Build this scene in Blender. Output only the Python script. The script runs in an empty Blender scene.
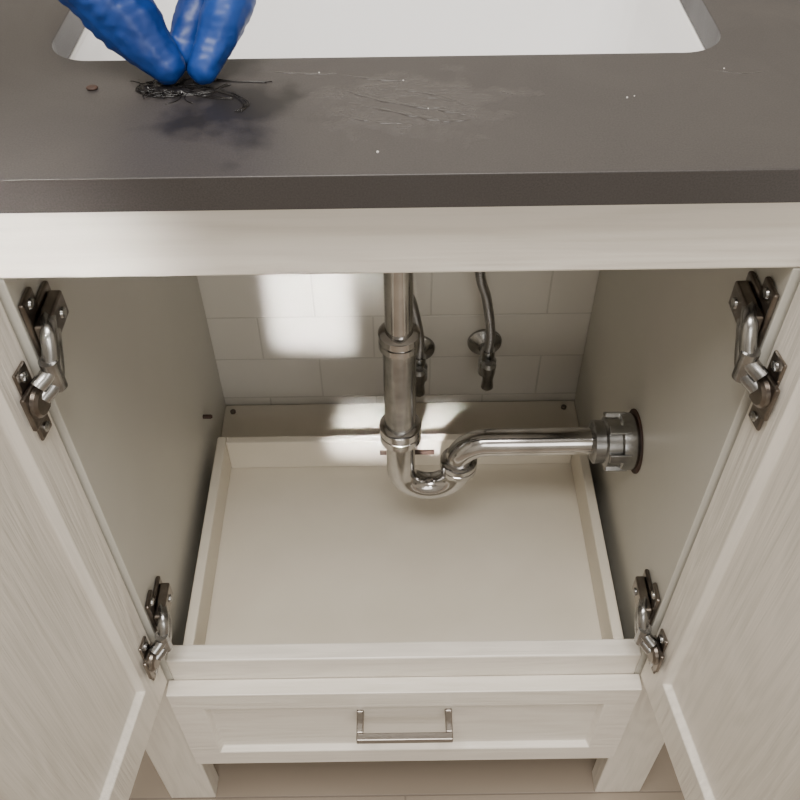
import bpy, bmesh, math, random
from mathutils import Vector, Matrix
random.seed(4)
C=bpy.context
def link(o): C.scene.collection.objects.link(o); return o
def empty(name,loc=(0,0,0)):
    o=bpy.data.objects.new(name,None); o.empty_display_size=.05; o.location=loc; link(o); return o
def par(o,p):
    if p is not None:
        o.parent=p; o.matrix_parent_inverse=Matrix.Identity(4)
    return o
# ---------------- materials
def mat(name,col,rough=.5,metal=0,spec=.5,coat=0):
    m=bpy.data.materials.new(name); m.use_nodes=True
    b=m.node_tree.nodes['Principled BSDF']
    b.inputs['Base Color'].default_value=(*col,1); b.inputs['Roughness'].default_value=rough
    b.inputs['Metallic'].default_value=metal; b.inputs['Specular IOR Level'].default_value=spec
    b.inputs['Coat Weight'].default_value=coat
    return m
def nodes(m): return m.node_tree.nodes,m.node_tree.links,m.node_tree.nodes['Principled BSDF']
def noise_col(m,c1,c2,scale=(5,5,5),ns=4,bump=.1,bdist=.001,detail=6,lo=.35,hi=.65):
    n,l,b=nodes(m)
    tc=n.new('ShaderNodeTexCoord'); mp=n.new('ShaderNodeMapping'); mp.inputs['Scale'].default_value=scale
    l.new(tc.outputs['Object'],mp.inputs['Vector'])
    t=n.new('ShaderNodeTexNoise'); t.inputs['Scale'].default_value=ns; t.inputs['Detail'].default_value=detail
    l.new(mp.outputs[0],t.inputs['Vector'])
    r=n.new('ShaderNodeValToRGB'); r.color_ramp.elements[0].color=(*c1,1); r.color_ramp.elements[1].color=(*c2,1)
    r.color_ramp.elements[0].position=lo; r.color_ramp.elements[1].position=hi
    l.new(t.outputs['Fac'],r.inputs['Fac']); l.new(r.outputs['Color'],b.inputs['Base Color'])
    if bump:
        bp=n.new('ShaderNodeBump'); bp.inputs['Strength'].default_value=bump; bp.inputs['Distance'].default_value=bdist
        l.new(t.outputs['Fac'],bp.inputs['Height']); l.new(bp.outputs[0],b.inputs['Normal'])
    return m
def woodpaint(name,c1,c2,along,bump,wav=.5):
    """painted open-grain wood: fine pores + wide cathedral bands, along axis index"""
    m=mat(name,c2,.36); n,l,b=nodes(m)
    tc=n.new('ShaderNodeTexCoord')
    s1=[70,70,70]; s1[along]=2.6
    mp=n.new('ShaderNodeMapping'); mp.inputs['Scale'].default_value=s1; l.new(tc.outputs['Object'],mp.inputs['Vector'])
    t=n.new('ShaderNodeTexNoise'); t.inputs['Scale'].default_value=3; t.inputs['Detail'].default_value=5; l.new(mp.outputs[0],t.inputs['Vector'])
    s2=[9,9,9]; s2[along]=1.3
    mp2=n.new('ShaderNodeMapping'); mp2.inputs['Scale'].default_value=s2; l.new(tc.outputs['Object'],mp2.inputs['Vector'])
    t2=n.new('ShaderNodeTexNoise'); t2.inputs['Scale'].default_value=1.2; t2.inputs['Detail'].default_value=2; l.new(mp2.outputs[0],t2.inputs['Vector'])
    mu=n.new('ShaderNodeMath'); mu.operation='MULTIPLY'; mu.inputs[1].default_value=95; l.new(t2.outputs['Fac'],mu.inputs[0])
    sn=n.new('ShaderNodeMath'); sn.operation='SINE'; l.new(mu.outputs[0],sn.inputs[0])
    ma=n.new('ShaderNodeMath'); ma.operation='MULTIPLY_ADD'; ma.inputs[1].default_value=wav*.22; l.new(sn.outputs[0],ma.inputs[0]); l.new(t.outputs['Fac'],ma.inputs[2])
    r=n.new('ShaderNodeValToRGB'); r.color_ramp.elements[0].color=(*c1,1); r.color_ramp.elements[1].color=(*c2,1)
    r.color_ramp.elements[0].position=.3; r.color_ramp.elements[1].position=.6
    l.new(ma.outputs[0],r.inputs['Fac']); l.new(r.outputs['Color'],b.inputs['Base Color'])
    bp=n.new('ShaderNodeBump'); bp.inputs['Strength'].default_value=bump; bp.inputs['Distance'].default_value=.002
    l.new(ma.outputs[0],bp.inputs['Height']); l.new(bp.outputs[0],b.inputs['Normal'])
    return m
paint_v=woodpaint('painted_wood_vertical',(.73,.69,.62),(.80,.755,.68),2,.5,.6)
paint_h=woodpaint('painted_wood_horizontal',(.76,.715,.64),(.82,.775,.70),0,.35,.6)
paint_in_shade=noise_col(mat('interior_shaded_paint',(.6,.6,.56),.45),(.55,.535,.48),(.58,.565,.505),(1,1,1),6,.05,.001)  # duller than the outside cream: interior shading put into the colour
paint_tray=noise_col(mat('tray_paint',(.65,.62,.56),.4),(.67,.615,.515),(.72,.665,.565),(1,1,1),7,.05,.001)
chrome=noise_col(mat('chrome',(.6,.6,.6),.14,1),(.42,.41,.40),(.58,.57,.56),(1,1,1),30,.03,.0005)
chrome_worn=noise_col(mat('worn_chrome',(.5,.5,.5),.25,1),(.26,.26,.26),(.44,.44,.43),(1,1,1),45,.1,.0005)
nickel=noise_col(mat('hinge_nickel',(.3,.28,.25),.28,1),(.14,.12,.105),(.27,.24,.21),(1,1,1),40,.05,.0005)
satin=mat('satin_nickel',(.30,.275,.25),.32,1)
rust=noise_col(mat('rusty_brown',(.12,.05,.03),.7),(.035,.02,.015),(.09,.045,.03),(1,1,1),60,.3,.001)
ceramic=mat('white_ceramic',(.95,.95,.955),.08,0,.5,.3)
glove=noise_col(mat('blue_nitrile',(.01,.09,.38),.45),(.003,.028,.16),(.006,.046,.24),(1,1,1),22,.35,.003,3)
skin=noise_col(mat('skin',(.5,.28,.2),.5),(.48,.27,.19),(.56,.33,.24),(1,1,1),30,.1,.001)
hairm=mat('black_hair',(.007,.006,.006),.28)
putty=mat('wet_residue',(.060,.055,.052),.12)
fleck=mat('white_debris',(.6,.58,.56),.6)
# countertop quartz
quartz=mat('grey_quartz',(.1,.09,.085),.33,0,.42)
n,l,b=nodes(quartz)
tc=n.new('ShaderNodeTexCoord')
t=n.new('ShaderNodeTexNoise'); t.inputs['Scale'].default_value=900; t.inputs['Detail'].default_value=2; l.new(tc.outputs['Object'],t.inputs['Vector'])
r=n.new('ShaderNodeValToRGB'); r.color_ramp.elements[0].position=.3; r.color_ramp.elements[1].position=.75
r.color_ramp.elements[0].color=(.042,.0375,.036,1); r.color_ramp.elements[1].color=(.064,.058,.056,1)
l.new(t.outputs['Fac'],r.inputs['Fac'])
def blob(center,scale,lo,hi,amt,prev,col,ns=40):
    sb=n.new('ShaderNodeVectorMath'); sb.operation='SUBTRACT'; sb.inputs[1].default_value=center; l.new(tc.outputs['Object'],sb.inputs[0])
    sc=n.new('ShaderNodeVectorMath'); sc.operation='MULTIPLY'; sc.inputs[1].default_value=scale; l.new(sb.outputs[0],sc.inputs[0])
    ln=n.new('ShaderNodeVectorMath'); ln.operation='LENGTH'; l.new(sc.outputs[0],ln.inputs[0])
    t2=n.new('ShaderNodeTexNoise'); t2.inputs['Scale'].default_value=ns; t2.inputs['Detail'].default_value=6; l.new(tc.outputs['Object'],t2.inputs['Vector'])
    ad=n.new('ShaderNodeMath'); ad.operation='MULTIPLY_ADD'; ad.inputs[1].default_value=1.8; l.new(t2.outputs['Fac'],ad.inputs[0]); l.new(ln.outputs['Value'],ad.inputs[2])
    mr=n.new('ShaderNodeMapRange'); mr.inputs['From Min'].default_value=lo; mr.inputs['From Max'].default_value=hi; mr.inputs['To Min'].default_value=amt; mr.inputs['To Max'].default_value=0
    l.new(ad.outputs[0],mr.inputs['Value'])
    mx=n.new('ShaderNodeMix'); mx.data_type='RGBA'; l.new(mr.outputs[0],mx.inputs['Factor']); l.new(prev,mx.inputs[6]); mx.inputs[7].default_value=col
    return mx.outputs[2],mr.outputs[0]
c1,f1=blob((-.102,.058,1.029),(19,17,0),1.3,1.8,.85,r.outputs['Color'],(.010,.009,.009,1))
c2,f2=blob((.012,.060,1.029),(14,22,0),1.40,1.80,.30,c1,(.080,.073,.070,1),55)
c3,f3=blob((-.141,.080,1.029),(44,70,0),1.4,1.8,.95,c2,(.007,.006,.006,1),60)
l.new(c3,b.inputs['Base Color'])
t3=n.new('ShaderNodeTexNoise'); t3.inputs['Scale'].default_value=9; t3.inputs['Detail'].default_value=6; t3.inputs['Distortion'].default_value=1.5; l.new(tc.outputs['Object'],t3.inputs['Vector'])
mr2=n.new('ShaderNodeMapRange'); mr2.inputs['From Min'].default_value=.3; mr2.inputs['From Max'].default_value=.7; mr2.inputs['To Min'].default_value=.34; mr2.inputs['To Max'].default_value=.48
l.new(t3.outputs['Fac'],mr2.inputs['Value'])
# wet wipe film lowers the roughness in streaks
mq=n.new('ShaderNodeMapping'); mq.inputs['Rotation'].default_value=(0,0,.45); mq.inputs['Scale'].default_value=(14,70,1); l.new(tc.outputs['Object'],mq.inputs['Vector'])
t4=n.new('ShaderNodeTexNoise'); t4.inputs['Scale'].default_value=1.6; t4.inputs['Detail'].default_value=4; t4.inputs['Distortion'].default_value=.8; l.new(mq.outputs[0],t4.inputs['Vector'])
wf=n.new('ShaderNodeMath'); wf.operation='MULTIPLY'; l.new(f2,wf.inputs[0]); l.new(t4.outputs['Fac'],wf.inputs[1])
sbx=n.new('ShaderNodeMath'); sbx.operation='SUBTRACT'; l.new(mr2.outputs[0],sbx.inputs[0]); l.new(wf.outputs[0],sbx.inputs[1]); sbx.use_clamp=True
mxr=n.new('ShaderNodeMath'); mxr.operation='MAXIMUM'; mxr.inputs[1].default_value=.12; l.new(sbx.outputs[0],mxr.inputs[0]); l.new(mxr.outputs[0],b.inputs['Roughness'])
bpq=n.new('ShaderNodeBump'); bpq.inputs['Strength'].default_value=.8; bpq.inputs['Distance'].default_value=.004; l.new(wf.outputs[0],bpq.inputs['Height']); l.new(bpq.outputs[0],b.inputs['Normal'])
# subway tile
def tilemat(name,ax,bw,rh,c,grout,rough,off=(0,0,0)):
    m=mat(name,c,rough); n,l,b=nodes(m)
    tc=n.new('ShaderNodeTexCoord'); sp=n.new('ShaderNodeSeparateXYZ'); cb=n.new('ShaderNodeCombineXYZ')
    l.new(tc.outputs['Object'],sp.inputs[0]); l.new(sp.outputs[ax[0]],cb.inputs[0]); l.new(sp.outputs[ax[1]],cb.inputs[1])
    va=n.new('ShaderNodeVectorMath'); va.inputs[1].default_value=off; l.new(cb.outputs[0],va.inputs[0])
    br=n.new('ShaderNodeTexBrick'); br.inputs['Scale'].default_value=1; br.inputs['Brick Width'].default_value=bw; br.inputs['Row Height'].default_value=rh
    br.inputs['Mortar Size'].default_value=.0014; br.inputs['Mortar Smooth'].default_value=.4
    br.inputs['Color1'].default_value=(*c,1); br.inputs['Color2'].default_value=(c[0]*.98,c[1]*.98,c[2]*.98,1); br.inputs['Mortar'].default_value=(*grout,1)
    l.new(va.outputs[0],br.inputs['Vector']); l.new(br.outputs['Color'],b.inputs['Base Color'])
    bp=n.new('ShaderNodeBump'); bp.invert=True; bp.inputs['Strength'].default_value=.5; bp.inputs['Distance'].default_value=.0012
    l.new(br.outputs['Fac'],bp.inputs['Height']); l.new(bp.outputs[0],b.inputs['Normal'])
    return m
tile=tilemat('white_subway_tile',(0,2),.156,.078,(.64,.61,.55),(.54,.515,.46),.12,(.035,-.039,0))
floortile=tilemat('beige_floor_tile',(0,1),.6,.3,(.33,.275,.22),(.24,.20,.165),.35)
wallp=noise_col(mat('wall_paint',(.62,.6,.56),.8),(.60,.58,.54),(.64,.62,.58),(1,1,1),8,.02)
ceilp=mat('ceiling_paint',(.75,.74,.72),.9)
# ---------------- geometry helpers
def mesh_obj(name,bm,m,parent=None,smooth=False,bevel=0,seg=2):
    me=bpy.data.meshes.new(name); bmesh.ops.recalc_face_normals(bm,faces=bm.faces); bm.to_mesh(me); bm.free()
    if smooth:
        for p in me.polygons: p.use_smooth=True
    me.materials.append(m)
    o=bpy.data.objects.new(name,me); link(o); par(o,parent)
    if bevel:
        md=o.modifiers.new('bevel','BEVEL'); md.width=bevel; md.segments=seg; md.limit_method='ANGLE'; md.angle_limit=math.radians(40)
    return o
def addbox(bm,a,c,M=None):
    vs=[Vector((x,y,z)) for x in(a[0],c[0]) for y in(a[1],c[1]) for z in(a[2],c[2])]
    if M: vs=[M@v for v in vs]
    v=[bm.verts.new(p) for p in vs]
    for f in((0,1,3,2),(4,6,7,5),(0,4,5,1),(2,3,7,6),(0,2,6,4),(1,5,7,3)): bm.faces.new([v[i] for i in f])
def box(name,a,c,m,parent=None,bevel=.0015):
    bm=bmesh.new(); addbox(bm,a,c); return mesh_obj(name,bm,m,parent,False,bevel)
def sweep_bm(bm,pts,rad,seg=24,cap=True):
    pts=[Vector(p) for p in pts]
    if not hasattr(rad,'__len__'): rad=[rad]*len(pts)
    T=[]
    for i in range(len(pts)):
        a=pts[max(i-1,0)]; c=pts[min(i+1,len(pts)-1)]; d=(c-a)
        T.append(d.normalized() if d.length>1e-9 else T[-1])
    up=Vector((0,0,1)) if abs(T[0].z)<.9 else Vector((0,1,0))
    N=T[0].cross(up).normalized(); rings=[]
    for i,p in enumerate(pts):
        N=(N-T[i]*N.dot(T[i])).normalized(); B=T[i].cross(N)
        rings.append([bm.verts.new(p+(N*math.cos(a)+B*math.sin(a))*rad[i]) for a in [2*math.pi*k/seg for k in range(seg)]])
    for i in range(len(rings)-1):
        for k in range(seg):
            bm.faces.new((rings[i][k],rings[i][(k+1)%seg],rings[i+1][(k+1)%seg],rings[i+1][k]))
    if cap: bm.faces.new(rings[0]); bm.faces.new(rings[-1][::-1])
def tube(name,pts,rad,m,parent=None,seg=24,smooth=True):
    bm=bmesh.new(); sweep_bm(bm,pts,rad,seg); o=mesh_obj(name,bm,m,parent,smooth)
    md=o.modifiers.new('es','EDGE_SPLIT'); md.split_angle=math.radians(40); return o
def lathe(name,base,axis,prof,m,parent=None,seg=32):
    base=Vector(base); axis=Vector(axis).normalized()
    bm=bmesh.new(); up=Vector((0,0,1)) if abs(axis.z)<.9 else Vector((0,1,0))
    N=axis.cross(up).normalized(); B=axis.cross(N); rings=[]
    for t,r in prof:
        rings.append([bm.verts.new(base+axis*t+(N*math.cos(2*math.pi*k/seg)+B*math.sin(2*math.pi*k/seg))*r) for k in range(seg)])
    for i in range(len(rings)-1):
        for k in range(seg): bm.faces.new((rings[i][k],rings[i][(k+1)%seg],rings[i+1][(k+1)%seg],rings[i+1][k]))
    bm.faces.new(rings[0]); bm.faces.new(rings[-1][::-1])
    o=mesh_obj(name,bm,m,parent,True); md=o.modifiers.new('es','EDGE_SPLIT'); md.split_angle=math.radians(35); return o
def catmull(P,n=8):
    P=[Vector(p) for p in P]; Q=[2*P[0]-P[1]]+P+[2*P[-1]-P[-2]]; out=[]
    for i in range(1,len(Q)-2):
        for k in range(n):
            t=k/n; a,b_,c,d=Q[i-1],Q[i],Q[i+1],Q[i+2]
            out.append(.5*((2*b_)+(-a+c)*t+(2*a-5*b_+4*c-d)*t*t+(-a+3*b_-3*c+d)*t**3))
    out.append(P[-1]); return out
# ---------------- room
WY=.447
box('floor',(-1.6,-2.2,-.05),(1.6,WY+.1,0),floortile,None,0)
box('wall_back',(-1.6,WY,0),(1.6,WY+.1,2.5),tile,None,0)
box('wall_left',(-1.7,-2.2,0),(-1.6,WY+.1,2.5),wallp,None,0)
box('wall_right',(1.6,-2.2,0),(1.7,WY+.1,2.5),wallp,None,0)
box('wall_front',(-1.7,-2.3,0),(1.7,-2.2,2.5),wallp,None,0)
box('ceiling',(-1.7,-2.3,2.5),(1.7,WY+.1,2.6),ceilp,None,0)
# ---------------- vanity carcass
IX=.258; OX=.332; CT=1.029; CB=1.006
van=empty('vanity_cabinet')
RAILB=.941; SH=.411; BY=WY-.002
box('top_rail',(-OX,0,RAILB),(OX,.02,CB),paint_h,van,.002)
for s,nm in((-1,'left'),(1,'right')):
    xa,xb=sorted((s*.268,s*OX))
    box('leg_'+nm,(xa,0,0),(xb,.03,RAILB),paint_v,van,.002)
    box('rear_leg_'+nm,(xa,.37,0),(xb,BY,.2),paint_v,van,.002)
    xa,xb=sorted((s*IX,s*(OX-.004)))
    box('side_panel_'+nm,(xa,.0008,.17),(xb,BY,RAILB-.001),paint_in_shade,van,.0008)
    box('side_panel_upper_'+nm,(xa,.021,RAILB-.001),(xb,BY,CB),paint_in_shade,van,0)
box('shelf_rail',(-IX,0,.30),(IX,.02,SH),paint_h,van,.002)
box('bottom_panel',(-IX,.02,.175),(IX,BY,.19),paint_in_shade,van,.001)
TX=.243; TB=.322
box('tray_floor',(-TX,.02,.344),(TX,TB,.356),paint_tray,van,.001)
box('tray_side_left',(-TX,.02,.356),(-TX+.012,TB,SH-.002),paint_tray,van,.002)
box('tray_side_right',(TX-.012,.02,.356),(TX,TB,SH-.002),paint_tray,van,.002)
box('tray_back',(-TX+.012,TB-.012,.356),(TX-.012,TB,SH-.002),paint_tray,van,.002)
box('pipe_slot_dark',(-.028,TB-.0145,.383),(.045,TB-.0121,.391),rust,van,.0005)  # solid brown strip, the dark of the tray notch put into its colour
box('back_ledge',(-IX,TB+.010,.320),(IX,BY,.338),paint_tray,van,.002)
for x in(-.245,.240):
    lathe('ledge_screw',(x,.43,.338),(0,0,1),[(0,.004),(.003,.004),(.004,.003)],nickel,van,12)
lathe('shelf_pin',(-IX,.33,.44),(1,0,0),[(0,.003),(.010,.003),(.012,.002)],rust,van,12)
# ---------------- shaker panels
def shaker(bm,w,h,t,fr,frz,rec,M):
    ch=.004
    for face,yo,yi in((0,0,rec),(1,t,t-rec)):
        O=[(0,0),(w,0),(w,h),(0,h)]; I=[(fr,frz),(w-fr,frz),(w-fr,h-frz),(fr,h-frz)]
        J=[(fr+ch,frz+ch),(w-fr-ch,frz+ch),(w-fr-ch,h-frz-ch),(fr+ch,h-frz-ch)]
        vo=[bm.verts.new(M@Vector((p[0],yo,p[1]))) for p in O]; vi=[bm.verts.new(M@Vector((p[0],yo,p[1]))) for p in I]
        vj=[bm.verts.new(M@Vector((p[0],yi,p[1]))) for p in J]
        for k in range(4):
            q=(k+1)%4; bm.faces.new((vo[k],vo[q],vi[q],vi[k])); bm.faces.new((vi[k],vi[q],vj[q],vj[k]))
        bm.faces.new(vj)
        if face==0: keep=vo
        else:
            for k in range(4):
                q=(k+1)%4; bm.faces.new((keep[k],keep[q],vo[q],vo[k]))
drw=empty('cabinet_drawer')
bm=bmesh.new(); shaker(bm,.526,.194,.019,.036,.036,.008,Matrix.Translation((-.263,-.0195,.174)))
mesh_obj('drawer_front',bm,paint_h,drw,False,.0012)
hz=.302; hx0,hx1=-.055,.055
hy0=-.0115
bm=bmesh.new()
addbox(bm,(hx0,-.047,hz-.005),(hx1,-.038,hz+.005))
addbox(bm,(hx0,-.038,hz-.005),(hx0+.008,hy0,hz+.005)); addbox(bm,(hx1-.008,-.038,hz-.005),(hx1,hy0,hz+.005))
addbox(bm,(hx0,hy0-.003,hz-.007),(hx0+.008,hy0+.0005,hz+.007)); addbox(bm,(hx1-.008,hy0-.003,hz-.007),(hx1,hy0+.0005,hz+.007))
mesh_obj('drawer_pull',bm,satin,drw,False,.0012)
# ---------------- doors
DW=.262; DZ0=.372; DZ1=.955; DT=.02
PH=math.radians(8)
def door(name,s):
    e=empty(name)
    hx,hy=s*.2625,-.004
    dx=Vector((s*math.sin(PH),-math.cos(PH),0)); dyv=Vector((s*math.cos(PH),math.sin(PH),0))
    M=Matrix(((dx.x,dyv.x,0,hx),(dx.y,dyv.y,0,hy),(0,0,1,DZ0),(0,0,0,1)))
    bm=bmesh.new(); shaker(bm,DW,DZ1-DZ0,DT,.038,.056,.008,M)
    mesh_obj('door_panel',bm,paint_v,e,False,.0012)
    return M
ML=door('cabinet_door',-1); MR=door('cabinet_door',1)
# ---------------- hinges
def hinge(s,z,M,dzp):
    e=empty('cabinet_hinge')
    zz=z-DZ0-dzp
    A=M.to_3x3()@Vector((0,-1,0))
    bm=bmesh.new()
    addbox(bm,(.006,-.003,zz-.034),(.023,-.0002,zz+.034),M)
    addbox(bm,(.004,-.007,zz-.015),(.030,-.003,zz+.017),M)
    mesh_obj('door_plate',bm,nickel,e,False,.0015,3)
    for k in(-.026,.026):
        lathe('screw',M@Vector((.0145,-.003,zz+k)),A,[(0,.0042),(.0015,.004),(.002,.0025)],chrome_worn,e,16)
    lathe('cup',M@Vector((.016,-.006,zz+.003)),A,[(0,.0125),(.004,.012),(.006,.0095),(.0062,.006)],nickel,e,28)
    for k in(-.006,.006):
        p0=M@Vector((.014,-.010,zz+.010+k)); p1=M@Vector((.002,-.017,zz+.018+k)); p2=Vector((s*(IX-.014),.004,z+k)); p3=Vector((s*(IX-.009),.020,z+k))
        tube('link_arm',catmull([p0,p1,p2,p3],8),[.0060]*25,chrome_worn,e,14)
    bm=bmesh.new()
    a,c=sorted((s*(IX-.015),s*(IX-.005))); addbox(bm,(a,.003,z-.010),(c,.044,z+.012))
    a,c=sorted((s*(IX-.005),s*(IX-.0004))); addbox(bm,(a,.002,z-.028),(c,.024,z+.032)); addbox(bm,(a,.010,z-.016),(c,.050,z+.016))
    mesh_obj('mounting_arm',bm,nickel,e,False,.0018,3)
    for k in(-.021,.025): lathe('screw',(s*(IX-.005),.013,z+k),(-s,0,0),[(0,.0045),(.0015,.004),(.002,.0025)],chrome_worn,e,16)
    lathe('adjust_screw',(s*(IX-.015),.032,z),(-s,0,0),[(0,.0045),(.0015,.004),(.002,.0025)],chrome_worn,e,16)
    lathe('pivot_pin',M@Vector((.002,-.017,zz+.005)),(0,0,1),[(0,.0068),(.026,.0068)],chrome_worn,e,16)
for s,M in((-1,ML),(1,MR)):
    hinge(s,.884,M,.040); hinge(s,.488,M,.034)
# ---------------- countertop with hole
def rrect(x0,y0,x1,y1,r,n=10):
    out=[]
    for cx,cy,a0 in((x1-r,y1-r,0),(x0+r,y1-r,90),(x0+r,y0+r,180),(x1-r,y0+r,270)):
        for k in range(n+1):
            a=math.radians(a0+90*k/n); out.append((cx+r*math.cos(a),cy+r*math.sin(a)))
    return out
HX0,HX1,HY0,HY1=-.238,.226,.122,.375
cu=bpy.data.curves.new('ct','CURVE'); cu.dimensions='2D'; cu.fill_mode='BOTH'
for pts in([(-.345,-.02),(.345,-.02),(.345,WY-.001),(-.345,WY-.001)],rrect(HX0,HY0,HX1,HY1,.032)):
    sp=cu.splines.new('POLY'); sp.points.add(len(pts)-1)
    for i,p in enumerate(pts): sp.points[i].co=(p[0],p[1],0,1)
    sp.use_cyclic_u=True
bev=.0008
cu.extrude=(CT-CB)/2-bev; cu.bevel_depth=bev; cu.bevel_resolution=2; cu.offset=-bev
tmp=bpy.data.objects.new('tmp',cu); link(tmp); C.view_layer.update()
me=bpy.data.meshes.new_from_object(tmp.evaluated_get(C.evaluated_depsgraph_get())); bpy.data.objects.remove(tmp)
me.transform(Matrix.Translation((0,0,(CT+CB)/2))); me.materials.clear(); me.materials.append(quartz)
for p in me.polygons: p.use_smooth=False
link(bpy.data.objects.new('countertop',me))
# ---------------- sink (closed shell entirely below the slab)
bm=bmesh.new(); rings=[]
prof=[(.09,-.136,.03),(.05,-.133,.045),(.024,-.123,.045),(.010,-.095,.04),(-.002,-.03,.036),(-.006,-.013,.038),(-.012,-.011,.04),(-.012,-.001,.04),
      (.0,-.001,.034),(.002,-.004,.032),(.007,-.03,.032),(.017,-.09,.04),(.030,-.115,.045),(.052,-.125,.045),(.09,-.128,.03)]
for off,z,r_ in prof:
    rings.append([bm.verts.new((p[0],p[1],CB+z)) for p in rrect(HX0+off,HY0+off,HX1-off,HY1-off,r_)])
for i in range(len(rings)-1):
    m_=len(rings[i])
    for k in range(m_): bm.faces.new((rings[i][k],rings[i][(k+1)%m_],rings[i+1][(k+1)%m_],rings[i+1][k]))
bm.faces.new(rings[-1]); bm.faces.new(rings[0][::-1])
snk=empty('undermount_sink')
mesh_obj('bowl',bm,ceramic,snk,True)
# ---------------- drain plumbing
PY=.180
dp=empty('sink_drain_pipe')
tube('tailpiece',[(0,PY,.872),(0,PY,.721)],.0138,chrome,dp,32)
def nut(name,base,ax,r,h,parent=dp,m=chrome):
    return lathe(name,base,ax,[(0,r*.86),(h*.12,r),(h*.45,r),(h*.5,r*.93),(h*.55,r),(h*.9,r),(h,r*.82)],m,parent,36)
nut('slip_nut_upper',(0,PY,.704),(0,0,1),.0205,.022)
tube('drain_body',[(0,PY,.706),(0,PY,.583)],.0166,chrome_worn,dp,32)
nut('slip_nut_lower',(0,PY,.566),(0,0,1),.0226,.026)
pts=[(0,PY,.573),(0,PY,.542),(0,PY,.514)]
R=.0325
for k in range(1,17):
    a=math.pi*k/16; pts.append((R-R*math.cos(a),PY,.514-R*math.sin(a)))
pts.append((2*R,PY,.527))
tube('trap_bend',pts,.0158,chrome,dp,32)
nut('trap_nut',(2*R,PY,.512),(0,0,1),.0208,.018)
pts=[(2*R,PY,.521)]
for k in range(0,13):
    a=math.pi/2*k/12; pts.append((2*R+.03-.03*math.cos(a),PY,.527+.03*math.sin(a)))
pts+=[(.15,PY,.557),(IX-.02,PY,.558)]
tube('trap_arm',pts,.0152,chrome,dp,32)
FX=IX-.050
lathe('wall_flange_nut',(FX,PY,.556),(1,0,0),[(0,.019),(.003,.024),(.014,.024),(.016,.028),(.030,.028),(.032,.031),(.043,.032),(.0495,.030)],chrome_worn,dp,36)
for k in range(6):
    a=math.pi/3*k+.3
    Mx=Matrix.Translation((FX+.016,PY,.556))@Matrix.Rotation(a,4,'X')
    bm=bmesh.new(); addbox(bm,(0,-.005,.026),(.024,.005,.0325),Mx); mesh_obj('nut_lug',bm,chrome_worn,dp,False,.001)
lathe('wall_gap_ring',(IX-.0015,PY,.556),(1,0,0),[(0,.036),(.001,.036)],rust,dp,32)
# ---------------- valves
hose=mat('braided_steel_hose',(.35,.34,.33),.35,1)
n,l,b=nodes(hose); tc=n.new('ShaderNodeTexCoord'); w=n.new('ShaderNodeTexWave'); w.bands_direction='Z'; w.inputs['Scale'].default_value=120
l.new(tc.outputs['Object'],w.inputs['Vector']); bp=n.new('ShaderNodeBump'); bp.inputs['Distance'].default_value=.0008; l.new(w.outputs['Fac'],bp.inputs['Height']); l.new(bp.outputs[0],b.inputs['Normal'])
def valve(x,z,top):
    e=empty('water_shutoff_valve')
    lathe('escutcheon',(x,WY-.001,z),(0,-1,0),[(0,.024),(.003,.023),(.008,.014),(.012,.010)],chrome_worn,e)
    tube('stub',[(x,WY-.01,z),(x,WY-.045,z)],.008,chrome_worn,e,20)
    lathe('body',(x,WY-.045,z-.018),(0,0,1),[(0,.009),(.004,.012),(.026,.012),(.03,.009),(.038,.0095),(.046,.009)],chrome_worn,e)
    lathe('stem',(x,WY-.055,z),(0,-1,0),[(0,.007),(.01,.007)],chrome_worn,e)
    lathe('handle',(x,WY-.063,z-.03),(0,0,1),[(0,.004),(.006,.0085),(.02,.007),(.034,.009),(.046,.010),(.05,.006)],chrome_worn,e,20)
    tube('supply_hose',catmull([(x,WY-.045,z+.026),(x+.001,WY-.046,z+.06),(x-.008,WY-.05,z+.12),(x-.022,WY-.056,z+.19),(x-.03,WY-.035,top)],10),.0062,hose,e,16)
valve(.118,.458,.86); valve(.026,.448,.86)
# ---------------- gloved hand (voxel-remeshed continuous surface)
def chain(bm,P,R_,n=6):
    P=[Vector(p) for p in P]
    for i in range(len(P)-1):
        for k in range(n+1):
            t=k/n; p=P[i].lerp(P[i+1],t); r_=R_[i]*(1-t)+R_[i+1]*t
            bmesh.ops.create_icosphere(bm,subdivisions=2,radius=r_,matrix=Matrix.Translation(p))
def remesh(name,bm,m,parent,vox=.0016,disp=0):
    me=bpy.data.meshes.new(name); bm.to_mesh(me); bm.free(); me.materials.append(m)
    o=bpy.data.objects.new(name,me); link(o); par(o,parent)
    md=o.modifiers.new('r','REMESH'); md.mode='VOXEL'; md.voxel_size=vox; md.use_smooth_shade=True
    md=o.modifiers.new('s','SMOOTH'); md.iterations=5; md.factor=.5
    if disp:
        tx=bpy.data.textures.new('wrinkle','CLOUDS'); tx.noise_scale=.024; tx.noise_depth=2
        md=o.modifiers.new('d','DISPLACE'); md.texture=tx; md.strength=disp; md.mid_level=.5; md.texture_coords='LOCAL'
    return o
hd=empty('gloved_hand')
bm=bmesh.new()
W=(-.175,.10,1.225)
MC=[(-.105,.135,1.130),(-.122,.152,1.136),(-.142,.163,1.142),(-.163,.166,1.152)]
chain(bm,[MC[0],(-.096,.127,1.088),(-.108,.106,1.062),(-.1225,.087,1.0395)],[.0175,.0165,.0155,.0100])
chain(bm,[MC[1],(-.117,.156,1.092),(-.129,.128,1.060),(-.138,.106,1.041)],[.0150,.0145,.0135,.0110])
chain(bm,[MC[2],(-.130,.188,1.102),(-.145,.172,1.080),(-.158,.150,1.078)],[.013,.0113,.010,.008])
chain(bm,[MC[3],(-.165,.19,1.12),(-.175,.178,1.098),(-.183,.16,1.09)],[.012,.010,.009,.0075])
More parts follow.
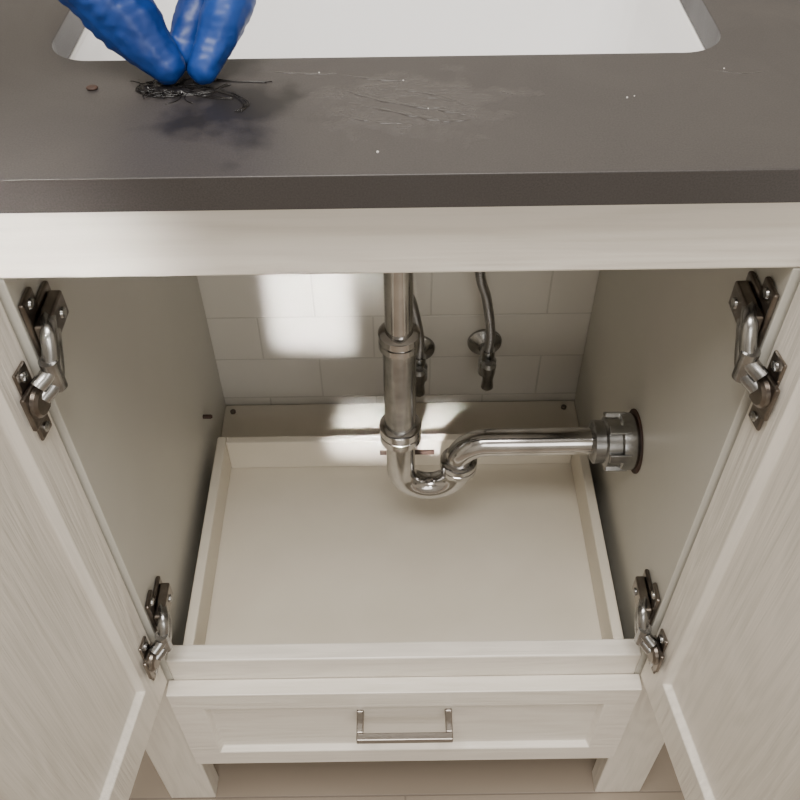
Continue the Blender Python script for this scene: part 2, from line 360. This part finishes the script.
chain(bm,[(-.185,.10,1.185),(-.198,.105,1.105),(-.166,.100,1.064),(-.1465,.088,1.0418)],[.023,.0225,.0210,.0124])
for m_ in MC: chain(bm,[W,m_],[.021,.0150],10)
chain(bm,MC,[.0150]*4); chain(bm,[(-.16,.115,1.18),(-.15,.14,1.15)],[.02,.016])
chain(bm,[W,(-.215,.06,1.275)],[.025,.029],10)
remesh('glove',bm,glove,hd,.0014,.0055)
tube('glove_cuff',[(-.213,.062,1.272),(-.222,.053,1.284),(-.225,.05,1.288)],[.0300,.0325,.0322],glove,hd,32)
bm=bmesh.new(); chain(bm,[(-.205,.07,1.262),(-.30,-.03,1.40),(-.36,-.10,1.49)],[.026,.035,.041],14)
remesh('forearm',bm,skin,hd,.003)
# ---------------- hair clump & residue
hc=empty('hair_clump')
def strands(bm,n_,cx,cy,sx,sy,r,kink,step,L=7):
    for i in range(n_):
        x=cx+random.gauss(0,sx); y=cy+random.gauss(0,sy); a=random.uniform(-.7,.7)+(math.pi if random.random()<.5 else 0)
        turn=random.uniform(-kink,kink); P=[]
        for k in range(L):
            P.append((x,y,CT+r+random.uniform(0,.0012)*(n_>12))); a+=turn+random.uniform(-.25,.25); x+=math.cos(a)*step; y+=math.sin(a)*step*.8
        sweep_bm(bm,catmull(P,5),r,6)
bm=bmesh.new()
strands(bm,50,-.150,.081,.005,.003,.00035,1.0,.003)
strands(bm,10,-.132,.080,.007,.003,.0003,.5,.004)
def arc(P,r,n_=3,j=.0010):
    for i in range(n_):
        q=[(x+random.gauss(0,j),y+random.gauss(0,j),CT+r) for x,y in P]
        sweep_bm(bm,catmull(q,7),r,6)
arc([(-.140,.086),(-.125,.083),(-.105,.074),(-.094,.060),(-.097,.052)],.00035,7)
arc([(-.118,.093),(-.102,.090),(-.083,.089)],.0003,3)
arc([(-.158,.090),(-.165,.082),(-.158,.074),(-.142,.073),(-.130,.080)],.0004,8)
arc([(-.135,.078),(-.118,.071),(-.103,.067)],.0003,4)
arc([(-.150,.078),(-.135,.073),(-.118,.078),(-.108,.086)],.0003,4)
mesh_obj('loose_hair',bm,hairm,hc,True)
bm=bmesh.new()
for cx,cy,rx,ry in((-.150,.081,.010,.0055),(-.139,.078,.008,.004),(-.160,.083,.005,.004)):
    K=28; top=bm.verts.new((cx,cy,CT+.0022)); r1=[];r2=[]
    for k in range(K):
        a=2*math.pi*k/K; q=random.uniform(.75,1.2)
        r1.append(bm.verts.new((cx+rx*.6*math.cos(a)*q,cy+ry*.6*math.sin(a)*q,CT+random.uniform(.0010,.0022))))
        r2.append(bm.verts.new((cx+rx*math.cos(a)*q,cy+ry*math.sin(a)*q,CT-.0001)))
    for k in range(K):
        j=(k+1)%K; bm.faces.new((top,r1[k],r1[j])); bm.faces.new((r1[k],r2[k],r2[j],r1[j]))
mesh_obj('matted_mass',bm,hairm,hc,True)
rs=empty('wet_residue')
def ridge(P,r):
    bm=bmesh.new(); q=catmull([(p[0],p[1],0) for p in P],10); nn=len(q)
    sweep_bm(bm,q,[max(.0002,r*math.sin(math.pi*(i+.5)/nn)*(.8+.3*math.sin(i*1.3))) for i in range(nn)],10)
    o=mesh_obj('residue_streak',bm,putty,rs,True); o.scale=(1,1,.4); o.location=(0,0,CT-.0001); return o
ridge([(-.045,.085),(-.01,.064),(.03,.050),(.048,.043)],.0022)
ridge([(-.03,.062),(.005,.047),(.03,.038),(.052,.040)],.0026)
ridge([(-.012,.080),(.02,.072),(.046,.057)],.0016)
ridge([(-.02,.074),(.01,.057),(.038,.053)],.0018)
ridge([(-.095,.105),(-.06,.10),(-.03,.099)],.0013)
ridge([(-.04,.047),(-.01,.037),(.012,.036)],.0016)
ridge([(-.035,.098),(-.01,.090),(.012,.088)],.0014)
ridge([(.01,.068),(.03,.064),(.05,.052)],.0012)
ridge([(.20,.10),(.225,.092),(.245,.095)],.0010)
bm=bmesh.new()
for x,y,q in((-.011,.003,.0009),(.005,.088,.0006),(.145,.062,.0007),(.150,.064,.0005),(-.05,.1,.0006),(.02,.052,.0005),(.215,.098,.0006)):
    bmesh.ops.create_icosphere(bm,subdivisions=1,radius=q,matrix=Matrix.Translation((x,y,CT+q*.5)))
mesh_obj('debris_flecks',bm,fleck,rs)
bm=bmesh.new(); bmesh.ops.create_icosphere(bm,subdivisions=2,radius=.004,matrix=Matrix.Translation((-.195,.083,CT+.001))@Matrix.Diagonal((1,.8,.3,1)))
mesh_obj('rust_crumb',bm,rust,rs,True)
# ---------------- lights
def area(name,loc,target,size,energy,col=(1,1,1),sy=None,spread=180):
    L=bpy.data.lights.new(name,'AREA'); L.energy=energy; L.color=col; L.size=size; L.spread=math.radians(spread)
    if sy: L.shape='RECTANGLE'; L.size_y=sy
    o=bpy.data.objects.new(name,L); link(o); o.location=loc
    o.rotation_euler=(Vector(target)-Vector(loc)).to_track_quat('-Z','Y').to_euler(); return o
area('ceiling_light',(-.1,-.55,2.45),(-.1,-.45,0),.8,44,(1,.955,.90))
area('room_window_light',(.4,-2.1,1.5),(0,0,.6),1.3,22,(1,.97,.93),1.3)
area('daylight_beam',(-.30,-1.3,1.78),(-.118,WY,.530),.10,.26,(1,.98,.95),.13,1.2)
area('ledge_patch_lamp',(-.10,-1.3,1.97),(.000,.392,.338),.17,.20,(1,.98,.95),.05,1.2)  # added narrow lamp that makes the bright patch on the back ledge
area('rail_fill_lamp',(-.70,-1.3,1.9),(-.27,0,.975),.20,.22,(1,.97,.92),.10,4)  # added soft lamp, lightens only the left end of the top rail
w=bpy.data.worlds.new('World'); C.scene.world=w; w.use_nodes=True
w.node_tree.nodes['Background'].inputs[0].default_value=(.8,.85,.9,1); w.node_tree.nodes['Background'].inputs[1].default_value=.3
# ---------------- camera
cam=bpy.data.cameras.new('camera'); co=bpy.data.objects.new('camera',cam); link(co)
cam.sensor_width=36; cam.lens=40.5; cam.clip_start=.01
co.matrix_world=Matrix.Translation((0,-.46,1.314))@Matrix.Rotation(math.radians(43),4,'X')@Matrix.Rotation(math.radians(-.8),4,'Z')
C.scene.camera=co
